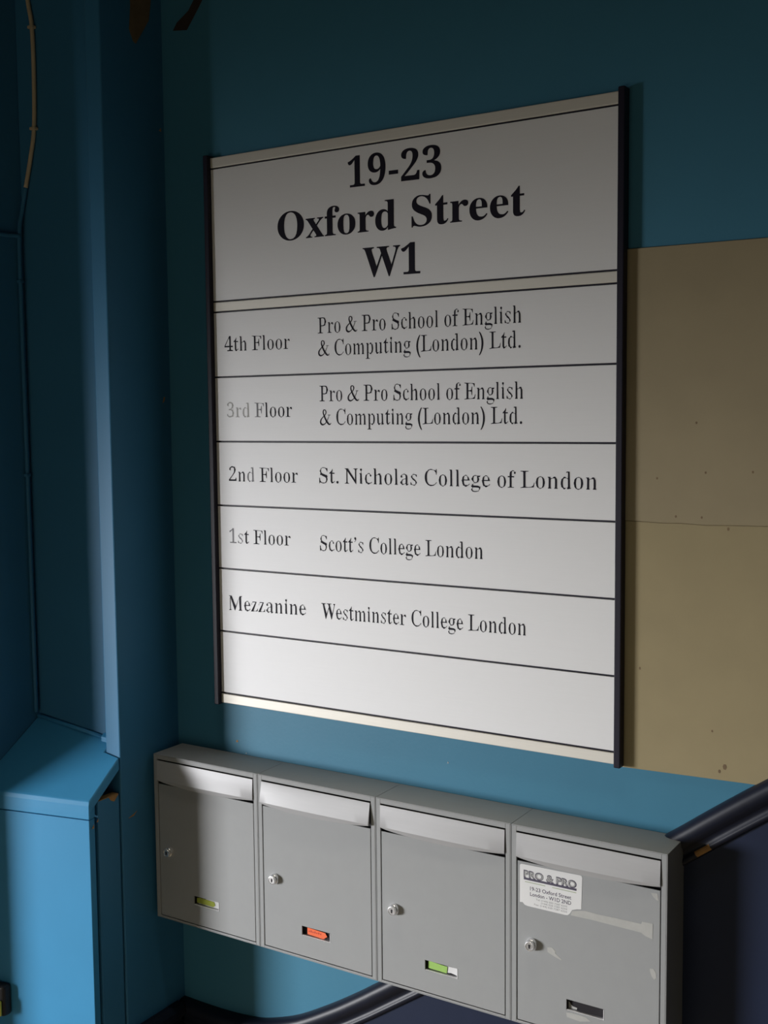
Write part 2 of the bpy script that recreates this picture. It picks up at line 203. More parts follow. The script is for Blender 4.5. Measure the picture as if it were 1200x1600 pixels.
    'c': '437|232,-11 210,-5 190,8 172,31 100,39 111,68 87,101 76,160 68,175 62,171 59,196 57,223 58,252 61,279 66,280 73,296 82,353 94,374 107,394 122,412 140,408 189,442 202,454 216,463 230,470 235,474 260,475 288,472 310,461 327,423 374,403 386,395 389,365 388,348 385,333 379,330 371,330 369,326 352,325 332,333 320,354 316,373 316,389 316,404 310,425 296,438 252,442 204,435 180,416 161,383 147,349 141,279 141,238 144,200 151,143 161,118 173,99 199,73 228,60 304,57 351,63 375,79 404,107 422,90 392,52 310,23 286,2 260,-10',
    'd': '551|208,-15 188,-12 169,2 152,37 136,38 96,66 79,99 72,156 66,144 62,168 59,193 58,219 59,249 62,277 66,304 72,294 80,354 98,389 142,419 158,427 176,460 196,471 217,474 237,472 248,465 262,453 273,438 361,417 361,597 359,616 355,630 348,641 337,648 285,652 305,616 305,678 432,678 446,112 446,90 446,73 447,61 460,52 471,45 487,41 487,16 493,15 457,11 418,5 376,-4 332,-12 332,57 270,32 258,11 244,-3 227,-12;255,42 278,44 288,51 337,59 347,67 355,77 361,113 361,360 357,376 350,390 341,402 329,411 316,416 259,418 203,413 183,397 168,377 161,363 154,326 150,298 147,265 146,228 147,192 149,160 153,132 159,93 166,79 181,62 200,47',
    'e': '448|229,-8 206,-3 186,10 168,34 98,39 110,68 86,102 75,163 68,179 62,176 59,204 58,234 30,261 61,273 66,287 72,302 80,358 97,391 120,420 172,443 191,460 212,471 234,474 267,472 273,465 289,453 332,405 354,388 370,368 382,344 390,325 395,297 421,258 421,247 145,247 150,154 165,110 187,80 217,64 297,63 335,66 353,73 368,86 384,105 402,128 423,108 379,64 308,29 284,5 258,-7;145,286 324,286 323,320 320,358 313,389 304,413 293,429 278,439 240,442 197,436 178,420 163,392 152,359 146,303',
    'f': '318|22,0 22,24 96,33 104,52 106,109 106,412 24,412 24,462 106,462 106,526 108,556 113,584 121,608 132,630 148,649 189,664 203,676 220,685 226,690 259,692 282,689 300,679 315,641 360,632 368,620 370,595 367,575 364,560 358,560 351,555 349,551 334,550 317,553 314,557 307,551 302,554 299,567 298,582 306,621 309,623 310,644 306,653 298,658 268,660 228,658 215,651 207,640 193,581 192,462 303,462 303,412 192,412 191,97 192,70 196,51 201,38 209,30 269,26 297,24 297,0',
    'g': '487|217,-209 180,-208 147,-205 159,-199 92,-191 71,-160 64,-148 45,-137 39,-111 47,-81 73,-78 102,-38 65,-13 42,13 35,45 87,56 69,90 81,110 100,100 127,112 187,164 161,184 99,245 77,265 64,279 60,316 63,346 70,354 83,370 101,384 125,439 173,454 191,465 197,472 234,474 273,472 281,465 303,453 472,453 435,399 377,399 394,347 403,337 407,303 404,275 398,267 386,252 370,204 347,186 305,172 285,161 289,155 256,153 234,154 211,155 182,153 168,149 155,141 144,130 137,119 133,106 135,63 150,55 210,52 261,52 291,51 319,50 344,48 366,44 386,40 413,16 435,8 451,18 461,-2 468,-26 449,-55 452,-83 446,-85 434,-102 415,-117 385,-168 377,-183 296,-194 307,-202 264,-207;234,185 279,189 295,199 307,217 316,242 322,274 324,314 321,354 314,386 321,411 312,428 299,439 234,442 191,439 175,428 162,411 152,386 145,354 143,314 145,274 152,242 162,217 175,199 191,189;239,-173 294,-170 352,-161 381,-146 399,-125 406,-98 405,-59 400,-49 391,-41 377,-36 332,-32 305,-30 144,-29 109,-33 96,-87 92,-108 95,-125 104,-140 121,-154 142,-165 198,-171',
    'h': '567|75,0 75,24 86,26 94,31 99,38 103,49 106,64 106,83 106,594 106,613 103,628 98,639 91,647 81,652 66,655 66,678 182,678 192,397 288,425 305,446 322,462 339,471 362,471 391,468 411,449 424,417 458,372 464,315 464,83 464,64 466,49 470,39 475,31 482,26 494,24 493,0 349,0 349,24 355,24 366,31 375,50 378,83 378,323 369,393 362,399 351,402 302,404 264,398 211,380 192,350 192,83 192,64 194,49 198,39 202,31 210,26 220,24 220,0',
    'i': '295|150,565 132,566 127,571 118,579 111,579 106,594 105,614 106,634 111,649 118,650 127,658 132,663 150,664 168,663 173,658 182,650 189,649 194,634 195,614 194,594 189,579 182,579 172,571 168,566;75,0 75,24 86,26 95,31 100,38 104,48 106,63 107,83 107,375 106,397 104,413 100,424 93,431 83,435 68,437 69,462 183,462 192,83 193,64 195,50 198,39 202,32 210,27 220,24 220,0',
    'l': '297|75,0 75,24 86,26 95,31 100,38 104,48 106,63 107,83 107,592 100,639 94,647 83,652 68,654 68,678 183,678 192,83 193,64 195,50 198,39 202,32 210,27 220,24 220,0',
    'm': '825|74,0 74,24 86,26 94,31 99,38 103,49 105,64 106,83 110,377 105,396 102,411 98,423 91,431 80,436 66,438 66,462 180,462 190,394 286,423 302,445 319,461 336,471 353,472 377,471 396,460 410,443 420,420 447,389 547,420 564,443 582,460 599,471 622,471 650,468 671,449 683,417 717,372 722,315 722,83 723,64 725,49 728,39 733,31 740,26 751,24 751,0 609,0 609,24 619,26 627,31 631,39 635,50 637,65 638,83 638,323 629,393 622,399 611,402 562,404 527,398 473,381 455,353 455,83 456,65 458,50 461,39 466,31 473,26 483,24 483,0 344,0 344,24 354,26 361,31 366,39 370,50 372,65 373,83 373,323 370,393 357,399 346,402 297,404 262,398 208,380 190,350 190,83 191,65 192,50 196,40 200,32 207,27 217,24 217,0',
    'n': '567|75,0 75,24 86,26 94,31 99,38 103,49 106,64 106,83 110,377 106,396 103,411 98,423 91,431 81,436 66,438 66,462 182,462 191,398 287,425 305,447 322,462 338,471 362,471 390,468 411,449 424,417 458,372 464,315 464,83 464,64 466,49 470,39 475,31 482,26 494,24 493,0 349,0 349,24 355,24 366,31 375,50 378,83 378,323 369,393 362,399 351,402 302,404 264,398 211,380 192,350 192,83 192,64 194,49 198,39 202,31 210,26 220,24 220,0',
    'o': '501|251,-15 225,-14 220,-10 206,-3 193,5 158,18 123,41 99,70 81,105 72,162 66,178 61,176 58,202 57,229 58,257 61,283 66,282 72,298 81,356 99,390 123,419 155,440 202,460 225,471 250,474 275,471 298,460 344,442 376,420 401,391 419,357 428,299 434,283 439,285 442,257 443,229 442,201 439,174 434,176 428,160 419,102 400,68 377,39 320,16 299,-1 276,-12;251,17 296,22 315,35 331,58 349,109 356,229 355,278 351,320 345,364 337,383 329,403 313,426 294,440 251,445 206,440 187,426 171,403 163,382 156,364 150,320 146,279 145,230 152,106 171,58 187,35 206,22',
    'p': '553|26,-207 26,-184 96,-175 105,-150 106,-95 107,362 104,389 102,409 98,422 91,429 80,435 66,439 66,462 176,462 213,391 278,421 291,445 306,462 324,472 343,475 364,472 382,457 400,421 415,421 455,393 471,360 479,302 485,314 489,290 491,265 492,238 491,209 489,182 485,156 479,166 471,108 454,72 430,42 397,38 379,2 359,-11 338,-15 318,-12 306,-5 292,8 280,25 192,48 192,-86 196,-147 199,-159 204,-169 210,-175 294,-183 294,-207;291,42 347,47 367,62 382,80 390,95 396,134 401,162 404,194 405,230 404,265 402,296 398,324 392,365 386,379 372,395 353,409 296,414 263,407 209,386 192,356 192,102 206,69 225,49',
    'r': '428|27,0 27,24 90,26 96,31 101,38 104,48 106,63 107,83 106,375 105,397 103,414 99,425 92,431 82,435 67,437 68,462 180,462 217,375 274,405 290,429 305,449 321,458 331,457 347,453 368,448 376,442 385,432 391,425 393,418 391,396 405,378 403,362 396,349 389,356 386,353 369,354 353,356 350,360 346,366 332,387 326,387 319,386 281,387 263,384 219,375 208,360 200,342 195,315 193,286 193,83 194,63 198,48 203,38 211,31 269,26 294,24 294,0',
    's': '429|225,-15 197,-12 189,-5 166,9 109,13 92,17 84,25 76,16 53,16 53,128 79,129 90,99 98,83 114,58 134,38 155,26 209,22 253,24 269,30 283,40 294,53 300,68 304,87 300,134 286,155 262,175 202,212 175,230 152,250 130,284 111,301 94,319 83,328 79,368 90,391 114,406 164,448 165,460 177,468 182,473 210,475 247,471 296,458 307,456 317,454 327,452 336,442 343,450 363,450 363,355 340,354 328,375 319,391 307,413 289,428 270,438 222,441 183,439 168,434 157,426 147,414 141,401 138,386 139,371 142,338 149,327 186,296 241,263 267,246 290,226 310,191 328,174 345,154 359,141 361,113 358,88 351,78 339,69 320,59 280,12 271,0 258,-8 252,-13',
    't': '340|184,7 161,-11 144,-1 133,16 125,39 105,69 101,106 101,425 30,415 30,446 148,550 192,617 215,631 182,462 309,462 309,415 186,415 186,122 193,67 198,63 206,62 250,60 275,66 291,83 307,111 331,98 301,58 247,26 227,4 207,-9',
    'u': '558|195,-10 169,-11 151,3 139,26 134,43 108,64 101,88 98,114 97,144 97,369 96,390 93,407 89,421 82,430 71,436 56,438 56,462 172,462 183,110 184,76 189,68 195,62 204,58 214,55 263,53 297,58 351,73 368,98 368,369 367,392 364,409 360,422 352,430 339,436 322,438 322,462 442,462 454,104 453,84 453,68 462,58 470,51 482,46 497,44 497,19 502,18 465,14 426,7 380,-3 340,-15 371,60 275,38 261,20 245,5 229,-6 224,-13',
    'z': '436|19,0 19,21 281,428 191,428 135,425 112,418 95,405 84,385 76,357 65,322 39,322 119,462 337,462 336,433 156,37 227,37 296,40 324,49 346,65 361,79 372,99 387,133 411,160 399,27',
    '(': '323|167,232 173,337 190,436 218,528 259,614 311,694 258,694 192,617 138,529 98,433 73,333 64,232 73,131 98,31 138,-65 192,-153 258,-230 311,-230 259,-150 218,-64 190,28 173,127',
    ')': '323|156,232 150,127 133,28 105,-64 64,-150 12,-230 65,-230 131,-153 185,-65 225,31 250,131 259,232 250,333 225,433 185,529 131,617 65,694 12,694 64,614 105,528 133,436 150,337',
  },
}
def glyph(w, c):
    a, s = GLYPHS[w][c].split('|')
    return int(a), [[tuple(int(v) for v in p.split(',')) for p in k.split(' ')] for k in s.split(';')]
AMP = [((735, 425), 20), ((655, 432), 20), ((560, 425), 20), None,
       ((640, 425), 26), ((600, 330), 26), ((520, 200), 30), ((410, 80), 36), ((290, 18), 50), ((185, 12), 72), ((95, 70), 84), ((82, 165), 78),
       ((140, 255), 58), ((240, 335), 42), ((350, 415), 40), ((425, 490), 52), ((440, 565), 62), ((405, 630), 50), ((345, 652), 34), ((280, 625), 56),
       ((255, 545), 68), ((290, 440), 76), ((365, 310), 86), ((455, 180), 90), ((560, 72), 84), ((650, 22), 66), ((725, 35), 36), ((765, 85), 20)]
def text_faces(bm, w, s, x0, x1, z0, z1, size, y, mats=None):
    """flat letters from x0 to x1 on the baseline z0 (at x0) to z1 (at x1); size = em height; front at y"""
    tris = []; pen = 0; ext = []
    for ch in s:
        pieces = []
        if ch == ' ': a = 250
        elif ch == '.': a = 250; pieces = [[(125+58*math.cos(t*math.pi/6), 48+58*math.sin(t*math.pi/6)) for t in range(12)]]
        elif ch == '-': a = 333; pieces = [[(40, 185), (290, 185), (290, 275), (40, 275)]]
        elif ch == '\u2019':
            a = 260; pieces = [[(70, 610), (90, 650), (130, 668), (175, 645), (190, 590), (165, 510), (85, 440), (75, 456), (130, 510), (142, 548), (100, 556)]]
        elif ch == '&': a = 790
        else: a, pieces = glyph(w, ch)
        if ch == '&':
            run = []; V = []
            for e in AMP+[None]:
                if e is None:
                    P = run; run = []
                    Q = []
                    for i in range(len(P)-1):
                        p = [Vector((*P[max(0, min(j, len(P)-1))][0], P[max(0, min(j, len(P)-1))][1])) for j in (i-1, i, i+1, i+2)]
                        for k in range(4):
                            t = k/4
                            Q.append(0.5*((2*p[1])+(p[2]-p[0])*t+(2*p[0]-5*p[1]+4*p[2]-p[3])*t*t+(3*p[1]-p[0]-3*p[2]+p[3])*t**3))
                    Q.append(Vector((*P[-1][0], P[-1][1])))
                    L = []
                    for i, q in enumerate(Q):
                        d = Q[min(i+1, len(Q)-1)]-Q[max(i-1, 0)]; n = Vector((-d.y, d.x)).normalized()*q.z/2
                        L.append(((q.x+n.x, q.y+n.y), (q.x-n.x, q.y-n.y)))
                    for (a1, b1), (a2, b2) in zip(L, L[1:]): tris.append(([(pen+p[0], p[1]) for p in (a1, b1, b2, a2)], ch))
                else: run.append(e)
            ext += [pen+40, pen+765]
        elif pieces:
            flat = [p for c in pieces for p in c]
            for t in tessellate_polygon([[Vector((p[0], p[1], 0)) for p in c] for c in pieces]):
                tris.append(([(pen+flat[i][0], flat[i][1]) for i in t], ch))
            ext += [pen+min(p[0] for p in flat), pen+max(p[0] for p in flat)]
        if mats:
            for k in range(len(tris)):
                if len(tris[k]) == 2: tris[k] = (tris[k][0], tris[k][1], mats[0])
        if mats: mats = mats[1:]
        pen += a
    e0, e1 = min(ext), max(ext); sx = (x1-x0)/(e1-e0)
    for t in tris:
        pts = []
        for X, Z in t[0]:
            x = x0+(X-e0)*sx
            pts.append((x, y, z0+(z1-z0)*(x-x0)/(x1-x0)+Z*size/1000))
        v = [bm.verts.new(p) for p in pts]
        try: f = bm.faces.new(v); f.material_index = t[2] if len(t) > 2 else 0
        except ValueError: pass
def solidify(bm, t):
    """give flat lettering (front towards -y) a thickness back to the plate"""
    for f in bm.faces:
        f.normal_update()
        if f.normal.y > 0: f.normal_flip()
    r = bmesh.ops.extrude_face_region(bm, geom=bm.faces[:])
    bmesh.ops.translate(bm, vec=(0, -t, 0), verts=[g for g in r['geom'] if isinstance(g, bmesh.types.BMVert)])
def lettering(parent, w, s, x0, x1, z0, z1, size, y, mats=None, ml=None, label=None):
    bm = bmesh.new(); text_faces(bm, w, s, x0, x1, z0, z1, size, y-0.0004, mats)
    o = link('lettering', bm, ml or M['ink'], parent)
    if label: o['label'] = label
    return o
def print_text(bm, s, x0, x1, z, height, y, bold=0.0, mi=0):
    """sans print on paper: text curve turned to faces; height = cap height"""
    cu = bpy.data.curves.new('print', 'FONT'); cu.body = s; cu.offset = bold; cu.resolution_u = 3
    ob = bpy.data.objects.new('print', cu); COL.objects.link(ob)
    dg = bpy.context.evaluated_depsgraph_get(); me = ob.evaluated_get(dg).to_mesh()
    xs = [v.co.x for v in me.vertices]; a, b = min(xs), max(xs); vs = []
    for v in me.vertices: vs.append(bm.verts.new((x0+(v.co.x-a)/(b-a)*(x1-x0), y, z+v.co.y/0.70*height)))
    for p in me.polygons:
        try: bm.faces.new([vs[i] for i in p.vertices]).material_index = mi
        except ValueError: pass
    ob.evaluated_get(dg).to_mesh_clear(); bpy.data.objects.remove(ob); bpy.data.curves.remove(cu)

# ------------------------------------------------------------------ the room
CEIL = 2.75
struct('floor', B(-2.4, 3.2, -4.6, 0.1, -0.1, 0.0), M['floor'])
struct('ceiling', B(-2.4, 3.2, -4.6, 0.1, CEIL, CEIL+0.1), M['ceil'])
wall_back = struct('wall_back', B(-0.01, 3.2, 0.0, 0.1, 0.0, CEIL), M['blue'])
def block(name, plan, m):
    bm = bmesh.new(); prism(bm, [(x, y, 0) for x, y in plan], (0, 0, CEIL)); return struct(name, bm, m, bevel=0.0025)
wall_pier = block('wall_pier', [(-0.01, 0.1), (-0.01, -0.165), (-0.048, -0.165), (-0.048, 0.1)], M['gloss'])       # stile at the corner of the pier
block('wall_recess', [(-0.048, 0.1), (-0.048, -0.1445), (-0.2475, -0.1535), (-0.2475, 0.1)], M['gloss'])             # sunk panel behind it
block('wall_left', [(-0.2475, 0.1), (-0.2475, -0.1535), (-0.277, -0.400), (-2.3, -0.400), (-2.3, 0.1)], M['gloss'])
struct('wall_right', B(3.2, 3.3, -4.6, 0.1, 0, CEIL), M['lobby'])
struct('wall_front', B(-2.4, 3.2, -4.7, -4.6, 0, CEIL), M['lobby'])
OPEN_Y0, OPEN_Y1, OPEN_H = -3.45, -2.10, 1.17  # unseen doorway; its low head is added to fade the daylight upward
bm = bmesh.new()
box(bm, -2.4, -2.3, -4.6, OPEN_Y0, 0, CEIL); box(bm, -2.4, -2.3, OPEN_Y1, 0.1, 0, CEIL); box(bm, -2.4, -2.3, OPEN_Y0, OPEN_Y1, OPEN_H, CEIL)
struct('wall_light_mask', bm, M['lobby'])

def chip(parent, pts, m, label=None):
    bm = bmesh.new(); c = sum((Vector(p) for p in pts), Vector())/len(pts)
    off = Vector((0, -0.0006, 0)) if max(p[1] for p in pts)-min(p[1] for p in pts) < 1e-5 else Vector((0.0006, 0, 0))
    prism(bm, pts, off); o = link('bare_patch', bm, m, parent)
    if label: o['label'] = label
X0 = -0.01
chip(wall_pier, [(X0, -0.091, 2.46), (X0, -0.025, 2.46), (X0, -0.028, 2.36), (X0, -0.035, 2.32), (X0, -0.058, 2.287), (X0, -0.072, 2.267), (X0, -0.079, 2.27), (X0, -0.089, 2.29), (X0, -0.084, 2.335)], M['scar'], 'brown patch of bare wall high on the pier')
chip(wall_pier, [(X0, -0.0225, 1.590), (X0, -0.0185, 1.602), (X0, -0.0155, 1.601), (X0, -0.0185, 1.593)], M['bare'])
chip(wall_pier, [(X0, -0.148, 0.786), (X0, -0.134, 0.790), (X0, -0.124, 0.794), (X0, -0.134, 0.7865)], M['bare'])
chip(wall_pier, [(X0, -0.014, 2.118), (X0, -0.009, 2.124), (X0, -0.008, 2.117)], M['bare'])
chip(wall_back, [(0.141, 0, 0.922), (0.1465, 0, 0.923), (0.145, 0, 0.927), (0.142, 0, 0.926)], M['bare'])
chip(wall_back, [(0.1645, 0, 0.9025), (0.1675, 0, 0.9025), (0.166, 0, 0.905)], M['tape'])
chip(wall_back, [(0.616, 0, 0.952), (0.6185, 0, 0.953), (0.617, 0, 0.956)], M['tape'])
chip(wall_back, [(0.02, 0, 2.305), (0.055, 0, 2.300), (0.085, 0, 2.335), (0.12, 0, 2.38), (0.10, 0, 2.385), (0.06, 0, 2.335), (0.03, 0, 2.318)], M['smear'])

# stair dado: moulded rail that runs level, then sweeps up to the right, dark wainscot under it
PATH = [(-0.010, 0.3625), (0.045, 0.3615), (0.110, 0.3625), (0.1775, 0.3685), (0.2257, 0.3805), (0.2885, 0.4050), (0.3645, 0.4480), (0.4232, 0.4855), (0.4647, 0.5140),
        (0.56, 0.580), (0.70, 0.679), (0.85, 0.786), (1.0129, 0.9025), (1.068, 0.9440), (1.1165, 0.9800), (1.1634, 1.0137), (1.4, 1.182), (1.9, 1.537), (2.4, 1.892)]
PROF = [(0.0, 0.0), (0.0, 0.010), (-0.003, 0.017), (-0.009, 0.022), (-0.018, 0.0235), (-0.026, 0.020), (-0.031, 0.013), (-0.036, 0.0105), (-0.041, 0.0105), (-0.0435, 0.0135),
        (-0.0475, 0.0145), (-0.051, 0.0125), (-0.0535, 0.008), (-0.0545, 0.0)]
def curve2(P, steps=4):
    Q = []
    for i in range(len(P)-1):
        p = [Vector(P[max(0, min(j, len(P)-1))]) for j in (i-1, i, i+1, i+2)]
        for k in range(steps):
            t = k/steps
            Q.append(0.5*((2*p[1])+(p[2]-p[0])*t+(2*p[0]-5*p[1]+4*p[2]-p[3])*t*t+(3*p[1]-p[0]-3*p[2]+p[3])*t**3))
    Q.append(Vector(P[-1])); return Q
Q = curve2(PATH)
def rail_bm(Q, prof, grow=0.0):
    bm = bmesh.new(); rings = []
    for i, q in enumerate(Q):
        d = (Q[min(i+1, len(Q)-1)]-Q[max(i-1, 0)]).normalized(); n = Vector((-d.y, d.x))
        rings.append([bm.verts.new((q.x+n.x*s, -o-(grow if o > 0 else 0), q.y+n.y*s)) for s, o in prof])
    for a, b in zip(rings, rings[1:]):
        for j in range(len(prof)-1): bm.faces.new((a[j], a[j+1], b[j+1], b[j]))
    bm.faces.new(rings[0]); bm.faces.new(rings[-1]); return bm
rail = struct('trim_1', rail_bm(Q, PROF), M['rail'], smooth=True)
o = link('bare_patch', rail_bm(curve2([(1.032, 0.9169), (1.043, 0.9252), (1.054, 0.9335)], 3), [(-0.042, 0.0118), (-0.044, 0.0137), (-0.0475, 0.0147), (-0.051, 0.0127)], 0.0003), M['bare'], rail)
bm = bmesh.new(); a = []
for q in Q: a.append((q.x, q.y-0.058))
prism(bm, [(x, 0, z) for x, z in a]+[(2.4, 0, 0), (-0.01, 0, 0)], (0, -0.006, 0))
struct('trim_2', bm, M['navy'])
bm = bmesh.new()       # the same rail returning along the pier
prism(bm, [(X0+o, -0.163, 0.3625+s) for s, o in PROF], (0, 0.163-0.0235, 0))
struct('trim_3', bm, M['rail'])
struct('trim_4', B(X0, X0+0.006, -0.163, -0.0065, 0, 0.3085), M['navy'])

# ------------------------------------------------------------------ beige boards
JOINT = [(0.934, 1.3930), (0.96, 1.3925), (1.0, 1.3912), (1.03, 1.3920), (1.065, 1.3905), (1.10, 1.3917), (1.157, 1.3927), (1.9, 1.394)]
t = link('wall_board', sheet(JOINT+[(1.9, 1.8065), (0.934, 1.8125)], 0, 0.005), M['oldboard'], bevel=0.0008)
tag(t, 'upper beige board on blue wall right of the sign', 'board', 'beige boards right of the sign')
for x, z in ((1.05, 1.545), (1.065, 1.47), (1.135, 1.472), (1.02, 1.402), (1.06, 1.402), (0.99, 1.46)):
    d = link('stain', sheet([(x+0.0016*math.cos(k), z+0.0022*math.sin(k)) for k in (0, 1, 2.1, 3, 4, 5.2)], -0.005, 0.0003), M['scar'], t)
t = link('wall_board', sheet([(0.934, 0.9965), (0.95, 0.997), (1.14, 1.0015), (1.9, 1.018)]+[(x, z-0.0003) for x, z in JOINT[::-1]], 0, 0.0042), M['board'], bevel=0.0008)
tag(t, 'lower beige board on blue wall, above the dark stair rail', 'board', 'beige boards right of the sign')
for x, z, s in ((1.10, 1.022, 2.2), (1.092, 1.014, 1.4), (1.10, 1.386, 1.3), (0.965, 1.16, 1.2), (1.08, 1.075, 1.0)):
    d = link('stain', sheet([(x+0.0014*s*math.cos(k), z+0.0022*s*math.sin(k)) for k in (0, 1, 2.1, 3, 4, 5.2)], -0.0042, 0.0003), M['scar'], t)

# ------------------------------------------------------------------ boxed-in cupboard in the left corner
A12 = math.radians(12); U = Vector((-math.cos(A12), -math.sin(A12))); V = Vector((-math.sin(A12), math.cos(A12))); BP = Vector((-0.0105, -0.247))
def pl(u, v): p = BP+U*u+V*v; return (p.x, p.y)
def lid_z(x, y): return 0.8465+0.823*((Vector((x, y))-BP).dot(V))
cup = empty('cupboard', (-0.13, -0.22, 0), 'light blue painted boxed-in cupboard with sloping lid in the left corner', 'cupboard')
bm = bmesh.new()
plan = [(-0.0105, -0.247), (-0.0105, -0.1672), (-0.0485, -0.1672), (-0.0485, -0.1462), (-0.2455, -0.1552), (-0.2650, -0.3008)]
prism(bm, [(x, y, lid_z(x, y)) for x, y in plan], (0, 0, -0.0235)); link('lid', bm, M['casing'], cup, bevel=0.0025)
# rounded nosing that drops over the front
nose = [(0.010, 0.8535), (0.004, 0.8500), (0.0005, 0.8455), (-0.0012, 0.839), (-0.0015, 0.825), (-0.0015, 0.8128), (0.018, 0.8128), (0.018, 0.838)]
bm = bmesh.new(); prism(bm, [(*pl(0.0, v), z) for v, z in nose], (*(U*0.259), 0)); link('nosing', bm, M['casing'], cup, bevel=0.0015)
bm = bmesh.new(); q = [pl(0.0015, 0), pl(0.259, 0), pl(0.259, 0.018), pl(0.0015, 0.018)]
prism(bm, [(x, y, 0) for x, y in q], (0, 0, 0.8110)); link('front_panel', bm, M['casing'], cup, bevel=0.001)
bm = bmesh.new(); prism(bm, [(-0.0125, -0.2245, 0), (-0.0125, -0.1690, 0), (-0.0300, -0.1690, 0), (-0.0300, -0.2245, 0)], (0, 0, 0.8405)); o = link('side_panel', bm, M['gloss'], cup, bevel=0.001)  # darker blue than the front; its shade is put into the colour
bm = bmesh.new(); prism(bm, [(-0.0128, -0.2215, 0.8405), (-0.0128, -0.1695, 0.8405), (-0.0297, -0.1695, 0.8405), (-0.0297, -0.2215, 0.8405)], (0, 0, 0.0006))
prism(bm, [(-0.0125, -0.196, 0.8405), (-0.0125, -0.170, 0.8405), (-0.0125, -0.182, 0.829), (-0.0125, -0.190, 0.833)], (0.0005, 0, 0)); o = link('bare_edge', bm, M['bare'], cup); o['label'] = 'bare wood edge where paint is missing'
for y, z, s in ((-0.2395, 0.7975, 1.0), (-0.228, 0.806, 0.8)):
    bm = bmesh.new(); prism(bm, [(-0.0108, y-0.003*s, z-0.004*s), (-0.0108, y+0.003*s, z-0.003*s), (-0.0108, y+0.002*s, z+0.004*s)], (0.0006, 0, 0)); link('bare_edge', bm, M['bare'], cup)
bm = bmesh.new(); prism(bm, [(-0.0705, -0.1468, lid_z(-0.0705, -0.1468)+0.0005), (-0.0495, -0.1468, lid_z(-0.0495, -0.1468)+0.0005), (-0.0495, -0.153, lid_z(-0.0495, -0.153)+0.0005), (-0.0705, -0.155, lid_z(-0.0705, -0.155)+0.0005)], (0, 0, 0.010))
link('corner_block', bm, M['casing'], cup, bevel=0.001)
bm = bmesh.new()       # small quarter-round along the back of the lid
tube(bm, [(-0.072, -0.1490, lid_z(-0.072, -0.149)+0.003), (-0.244, -0.1572, lid_z(-0.244, -0.1572)+0.003)], 0.004, 8, 1); link('beading', bm, M['casing'], cup, smooth=True)

fit = empty('wall_fitting', (*pl(0.212, -0.001), 0.40), 'small black fitting with yellow edge low on the blue cupboard front', 'fitting')
bm = bmesh.new(); q = [pl(0.190, -0.0012), pl(0.235, -0.0012), pl(0.235, -0.020), pl(0.196, -0.020)]
prism(bm, [(x, y, 0.404) for x, y in q], (0, 0, 0.062)); link('body', bm, M['black'], fit, bevel=0.006, seg=3)
bm = bmesh.new(); q = [pl(0.199, -0.0205), pl(0.230, -0.0205), pl(0.230, -0.026), pl(0.199, -0.026)]
prism(bm, [(x, y, 0.408) for x, y in q], (0, 0, 0.030)); o = link('cap', bm, M['yellow'], fit, bevel=0.002); o['label'] = 'yellow edge'

# ------------------------------------------------------------------ cable in the corner
cab = empty('cable', (-0.235, -0.16, 0.96), 'thin cable hanging down the dark left corner, cream at its top', 'cable')
bm = bmesh.new(); tube(bm, [(-0.2125, -0.1562, 2.46), (-0.2070, -0.1562, 2.364), (-0.1975, -0.1562, 2.3086), (-0.1965, -0.1562, 2.21), (-0.2010, -0.1562, 2.1193), (-0.2120, -0.1575, 2.065), (-0.2265, -0.1590, 2.010)], 0.0042)
o = link('bare_length', bm, M['cable'], cab, smooth=True); o['label'] = 'cream unpainted length of the cable'
bm = bmesh.new(); tube(bm, [(-0.2265, -0.1590, 2.0098), (-0.2380, -0.160, 1.966), (-0.2410, -0.166, 1.92), (-0.2425, -0.166, 1.78), (-0.2425, -0.165, 1.45), (-0.2425, -0.164, 1.11), (-0.2425, -0.163, 0.970)], 0.0042)
o = link('painted_length', bm, M['gloss'], cab, smooth=True)
bm = bmesh.new(); tube(bm, [(-0.2395, -0.168, 1.918), (-0.2455, -0.190, 1.917), (-0.2515, -0.230, 1.918), (-0.262, -0.30, 1.922)], 0.0042)
link('branch', bm, M['gloss'], cab, smooth=True)
for x, y, z in ((-0.1975, -0.1562, 2.3086), (-0.2010, -0.1562, 2.1193)):
    bm = bmesh.new(); box(bm, x-0.0075, x+0.0065, y-0.0052, -0.1512, z-0.0028, z+0.0028); link('clip', bm, M['cable'], cab, bevel=0.001)
for x, y, z in ((-0.2425, -0.165, 1.45), (-0.2425, -0.166, 1.83)):
    bm = bmesh.new(); box(bm, x-0.005, x+0.0052, y-0.006, y+0.005, z-0.003, z+0.003); link('clip', bm, M['gloss'], cab, bevel=0.001)

# ------------------------------------------------------------------ directory sign
SY = -0.012
sign = empty('directory_sign', (0.522, 0, 1.0), 'large white directory board with dark side posts listing floors and colleges', 'sign')
link('back_plate', B(0.114, 0.932, -0.0085, -0.0005, 1.0045, 2.0485), M['post'], sign)
for a, b in ((0.1055, 0.1165), (0.9285, 0.9395)):
    link('side_post', B(a, b, -0.0215, -0.0003, 0.9985, 2.0545), M['post'], sign, bevel=0.0015)
XA, XB = 0.1168, 0.9283
def slab(name, z0, z1, m, y=SY, bev=0.0006):
    return link(name, B(XA, XB, y, -0.0088, z0, z1), m, sign, bevel=bev)
slab('trim_strip', 2.0312, 2.0500, M['strip'], SY-0.0012, 0.0012)
head_p = slab('header_panel', 1.7826, 2.0283, M['white'])
slab('trim_strip', 1.7624, 1.7796, M['strip'], SY-0.0006, 0.0012)
zs = [1.7610, 1.6374, 1.5141, 1.3908, 1.2679, 1.1443, 1.0215]
slats = [slab('name_slat', zs[i+1]+0.0016, zs[i]-0.0016, M['white']) for i in range(6)]
slab('trim_strip', 1.0016, 1.0199, M['strip'], SY-0.0012, 0.0012)
